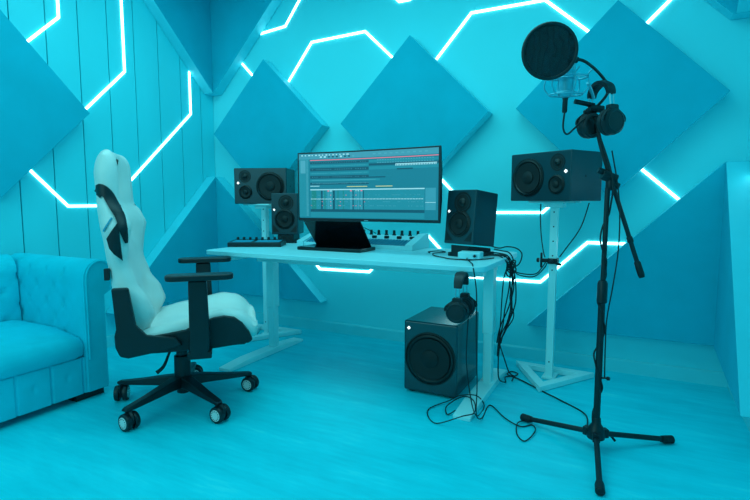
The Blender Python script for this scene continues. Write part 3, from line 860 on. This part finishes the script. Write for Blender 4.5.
# ------------------------------------------------------------------ cables
def cable(pts, label, r=.0035, group=None):
    m = MB(); m.tube(pts, r, 8, sub=6)
    return tag(m.build('cable', M['rubber'], angle=80), label, 'cable', group)
FZ = .005
wrap = []
for k in range(26):
    z = .98 - .86*k/25; a = k*.9
    wrap.append((-.092 + .0155*math.cos(a) + (.01*math.sin(k*1.7) if k % 5 == 2 else 0), 2.126 + .0155*math.sin(a), z))
cable([(-.247, 2.061, 1.338), (-.25, 2.052, 1.28), (-.235, 2.05, 1.252), (-.209, 2.066, 1.276), (-.175, 2.095, 1.312), (-.145, 2.12, 1.30), (-.115, 2.125, 1.22), (-.085, 2.12, 1.13), (-.07, 2.115, 1.06)] + wrap + [(-.10, 2.16, .09), (-.13, 2.25, .03), (-.157, 2.461, FZ), (-.282, 2.583, FZ), (-.394, 2.676, FZ), (-.524, 2.79, FZ), (-.60, 2.84, FZ), (-.59, 2.9, FZ), (-.55, 2.88, FZ), (-.56, 2.83, FZ), (-.592, 2.84, .02), (-.6, 2.75, .12), (-.606, 2.66, .22)],
      'black microphone cable winding down the stand and across the floor to the desk', .0035)
cable([(-.08, 2.12, 1.19), (-.055, 2.118, 1.06), (-.043, 2.112, .947), (-.042, 2.102, .815), (-.054, 2.09, .682), (-.07, 2.095, .55), (-.072, 2.11, .45), (-.07, 2.13, .3)], 'thin black cable hanging free beside the microphone stand pole', .0025)
cable([(-.735, 2.5, DZ+.006), (-.70, 2.33, DZ+.008), (-.64, 2.2, DZ+.006), (-.61, 2.125, DZ-.002), (-.585, 2.1, .6), (-.582, 2.095, .44), (-.572, 2.09, .2), (-.575, 2.1, .06), (-.575, 2.2, FZ), (-.58, 2.36, FZ), (-.481, 2.246, FZ), (-.401, 2.19, FZ), (-.357, 2.228, FZ), (-.333, 2.164, FZ+.004), (-.356, 2.06, FZ), (-.399, 2.109, FZ), (-.415, 2.21, FZ+.006), (-.374, 2.277, FZ)], 'thin black cable dropping from the desk corner to a floor loop near the stand', .0027)
cable([(-.62, 2.1, .5), (-.62, 2.085, .3), (-.60, 2.1, .12), (-.60, 2.2, FZ+.004), (-.6, 2.33, FZ+.002), (-.64, 2.335, .05), (-.72, 2.32, .042), (-.766, 2.306, .014), (-.828, 2.193, FZ), (-.804, 2.104, FZ), (-.74, 2.05, FZ), (-.632, 2.075, .05), (-.6, 2.156, .042), (-.639, 2.28, .045), (-.704, 2.32, .04), (-.759, 2.24, .012), (-.73, 2.161, FZ), (-.70, 2.19, .02)], 'headphone cable lying in loops around the desk foot beside the subwoofer', .0027)
cable([(-.97, 2.54, DZ+.005), (-1.0, 2.6, DZ+.005), (-.96, 2.66, DZ+.005), (-.91, 2.62, DZ+.005), (-.94, 2.52, DZ+.006), (-.9, 2.42, DZ+.005), (-.83, 2.36, DZ+.005), (-.78, 2.32, DZ+.005), (-.68, 2.3, DZ+.006), (-.62, 2.38, DZ+.006), (-.6, 2.45, DZ+.005)], 'black cable curled on the desk in front of the right speaker', .003)
G = 'cables bunched at the right end of the desk'
kn = (-.545, 2.6, .655)
cable([(-.68, 2.68, .76), (-.62, 2.64, .752), (-.57, 2.6, .765), (-.52, 2.59, .76), (-.492, 2.595, .731), (-.506, 2.6, .679), kn], 'cable arching widest over the right end of the desk behind the speaker', .0032, G)
cable([(-.66, 2.7, .74), (-.61, 2.66, .737), (-.565, 2.63, .732), (-.54, 2.615, .70), kn, (-.555, 2.6, .54), (-.573, 2.6, .43), (-.58, 2.6, .351), (-.6, 2.6, .267), (-.605, 2.6, .18)], 'cable falling from the knot at the desk end, nearest the desk leg', .0032, G)
cable([(-.65, 2.62, .73), (-.6, 2.6, .728), (-.56, 2.57, .722), (-.54, 2.58, .69), kn, (-.529, 2.6, .568), (-.54, 2.6, .488), (-.55, 2.6, .391), (-.59, 2.595, .294), (-.6, 2.6, .222)], 'cable falling in the widest bow from the knot at the desk end', .0032, G)
cable([(-.66, 2.55, .73), (-.61, 2.54, .728), (-.57, 2.545, .72), (-.555, 2.57, .68), (-.53, 2.61, .62), (-.55, 2.61, .5), (-.528, 2.61, .4), (-.575, 2.61, .31), (-.59, 2.61, .25)], 'cable weaving through the middle of the bundle at the desk end', .003, G)
cable([(-.66, 2.5, .728), (-.61, 2.49, .728), (-.575, 2.5, .722), (-.553, 2.54, .68), (-.575, 2.57, .6), (-.585, 2.58, .48), (-.59, 2.585, .36), (-.6, 2.59, .25)], 'straightest hanging cable of the bundle at the desk end', .003, G)
cable([(-.545, 2.62, .645), (-.523, 2.72, .603), (-.46, 2.79, .592), (-.42, 2.86, .632), (-.412, 2.885, .655)], 'lower of the two cables slung from the desk end to the right speaker stand', .0032, G)
cable([(-.55, 2.62, .655), (-.529, 2.72, .615), (-.455, 2.79, .606), (-.425, 2.855, .645), (-.415, 2.88, .668)], 'upper of the two cables slung from the desk end to the right speaker stand', .0032, G)
rk = random.Random(11)
for lab, dx, dy, ph in (('slack cable bulging left in the hanging bundle at the desk end', -.018, .01, 0.), ('slack cable bulging right in the hanging bundle at the desk end', .02, .0, 1.3), ('cable twisting behind the others in the hanging bundle at the desk end', .0, .03, 2.2), ('cable twisting in front of the others in the hanging bundle at the desk end', .005, -.025, 3.4)):
    pts = [(-.6 + dx, 2.56 + dy, .725), (-.567 + dx*.5, 2.57 + dy, .72), (-.55, 2.585, .69)]
    for k in range(8):
        t = k/7
        cx = -.545 + (.012*math.sin(math.pi*t) if t < .5 else .012 - .07*(t-.5)*2)
        pts.append((cx + dx*math.sin(math.pi*t)*1.1 + .010*math.sin(ph + 5.5*t), 2.6 + dy*math.sin(math.pi*t) + .01*math.cos(ph + 5*t), .65 - .40*t))
    if ph > 2: pts += [(-.60, 2.6, .15), (-.598, 2.62, .05), (-.58, 2.7, FZ+.004), (-.60, 2.78, FZ+.003), (-.56, 2.80, FZ+.006), (-.55, 2.72, FZ+.009)]
    cable(pts, lab, .0034, G)
m = MB()
for k in range(5):
    c0 = Vector(kn) + Vector((rk.uniform(-.012, .012), rk.uniform(-.015, .015), rk.uniform(-.03, .02)))
    rr = rk.uniform(.014, .026); ax = Vector((rk.uniform(-1, 1), rk.uniform(-1, 1), rk.uniform(-.3, .3))).normalized(); u = ax.orthogonal().normalized(); w = ax.cross(u)
    m.tube([c0 + u*rr*math.cos(a_*.7) + w*rr*1.2*math.sin(a_*.7) for a_ in range(11)], .0034, 8, sub=4)
tag(m.build('cable_knot', M['rubber'], angle=80), 'tangled knot of black cable at the right end of the desk', 'cable')
cable([(-.21, 2.93, .99), (-.25, 2.94, .853), (-.325, 2.93, .73), (-.35, 2.92, .69)], 'cable slanting from the back of the right sideways speaker to the stand pole', .0032)
cable([(-.455, 2.9, .985), (-.455, 2.9, .9), (-.445, 2.89, .8), (-.43, 2.88, .72), (-.42, 2.875, .69)], 'short cable left of the right speaker stand pole', .003)
cable([(-1.62, 2.89, DZ+.006), (-1.6, 2.8, .806), (-1.55, 2.83, .83), (-1.49, 2.84, .81), (-1.45, 2.835, .795)], 'thin cable looping behind the knobs of the white control surface', .0025)

# ------------------------------------------------------------------ camera
cam_d = bpy.data.cameras.new('camera'); cam = bpy.data.objects.new('camera', cam_d); col.objects.link(cam)
cam_d.sensor_width = 36; cam_d.lens = 24; cam_d.clip_start = .02
cam.location = (0, 0, 1.0)
cam.rotation_euler = (R(90) - math.atan(49/500), 0, R(27.2))
sc.camera = cam

# ------------------------------------------------------------------ light
wd = bpy.data.worlds.new('world'); sc.world = wd; wd.use_nodes = True
bg = wd.node_tree.nodes['Background']
bg.inputs['Color'].default_value = (.26, .96, 1.0, 1); bg.inputs['Strength'].default_value = .42
def area(name, loc, rot, sx, sy, e, c=(.31, .98, 1.0)):
    l = bpy.data.lights.new(name, 'AREA'); l.shape = 'RECTANGLE'; l.size = sx; l.size_y = sy; l.energy = e; l.color = c
    o = bpy.data.objects.new(name, l); col.objects.link(o); o.location = loc; o.rotation_euler = tuple(R(a) for a in rot)
    return o
area('ceiling_light', (-1.4, 1.75, ZC-.03), (0, 0, 0), 2.6, 1.4, 29)

area('front_fill', (-1.9, -1.0, 1.9), (68, 0, 0), 2.0, 1.3, 19)  # added fill from behind the camera, lifts the floor, desk legs and sofa

vs = sc.view_settings
sc.display_settings.display_device = 'sRGB'
vs.view_transform = 'Standard'; vs.look = 'None'; vs.gamma = 1; vs.exposure = 0; vs.use_curve_mapping = False
sc.cycles.use_denoising = True
sc.cycles.max_bounces = 8; sc.cycles.diffuse_bounces = 5
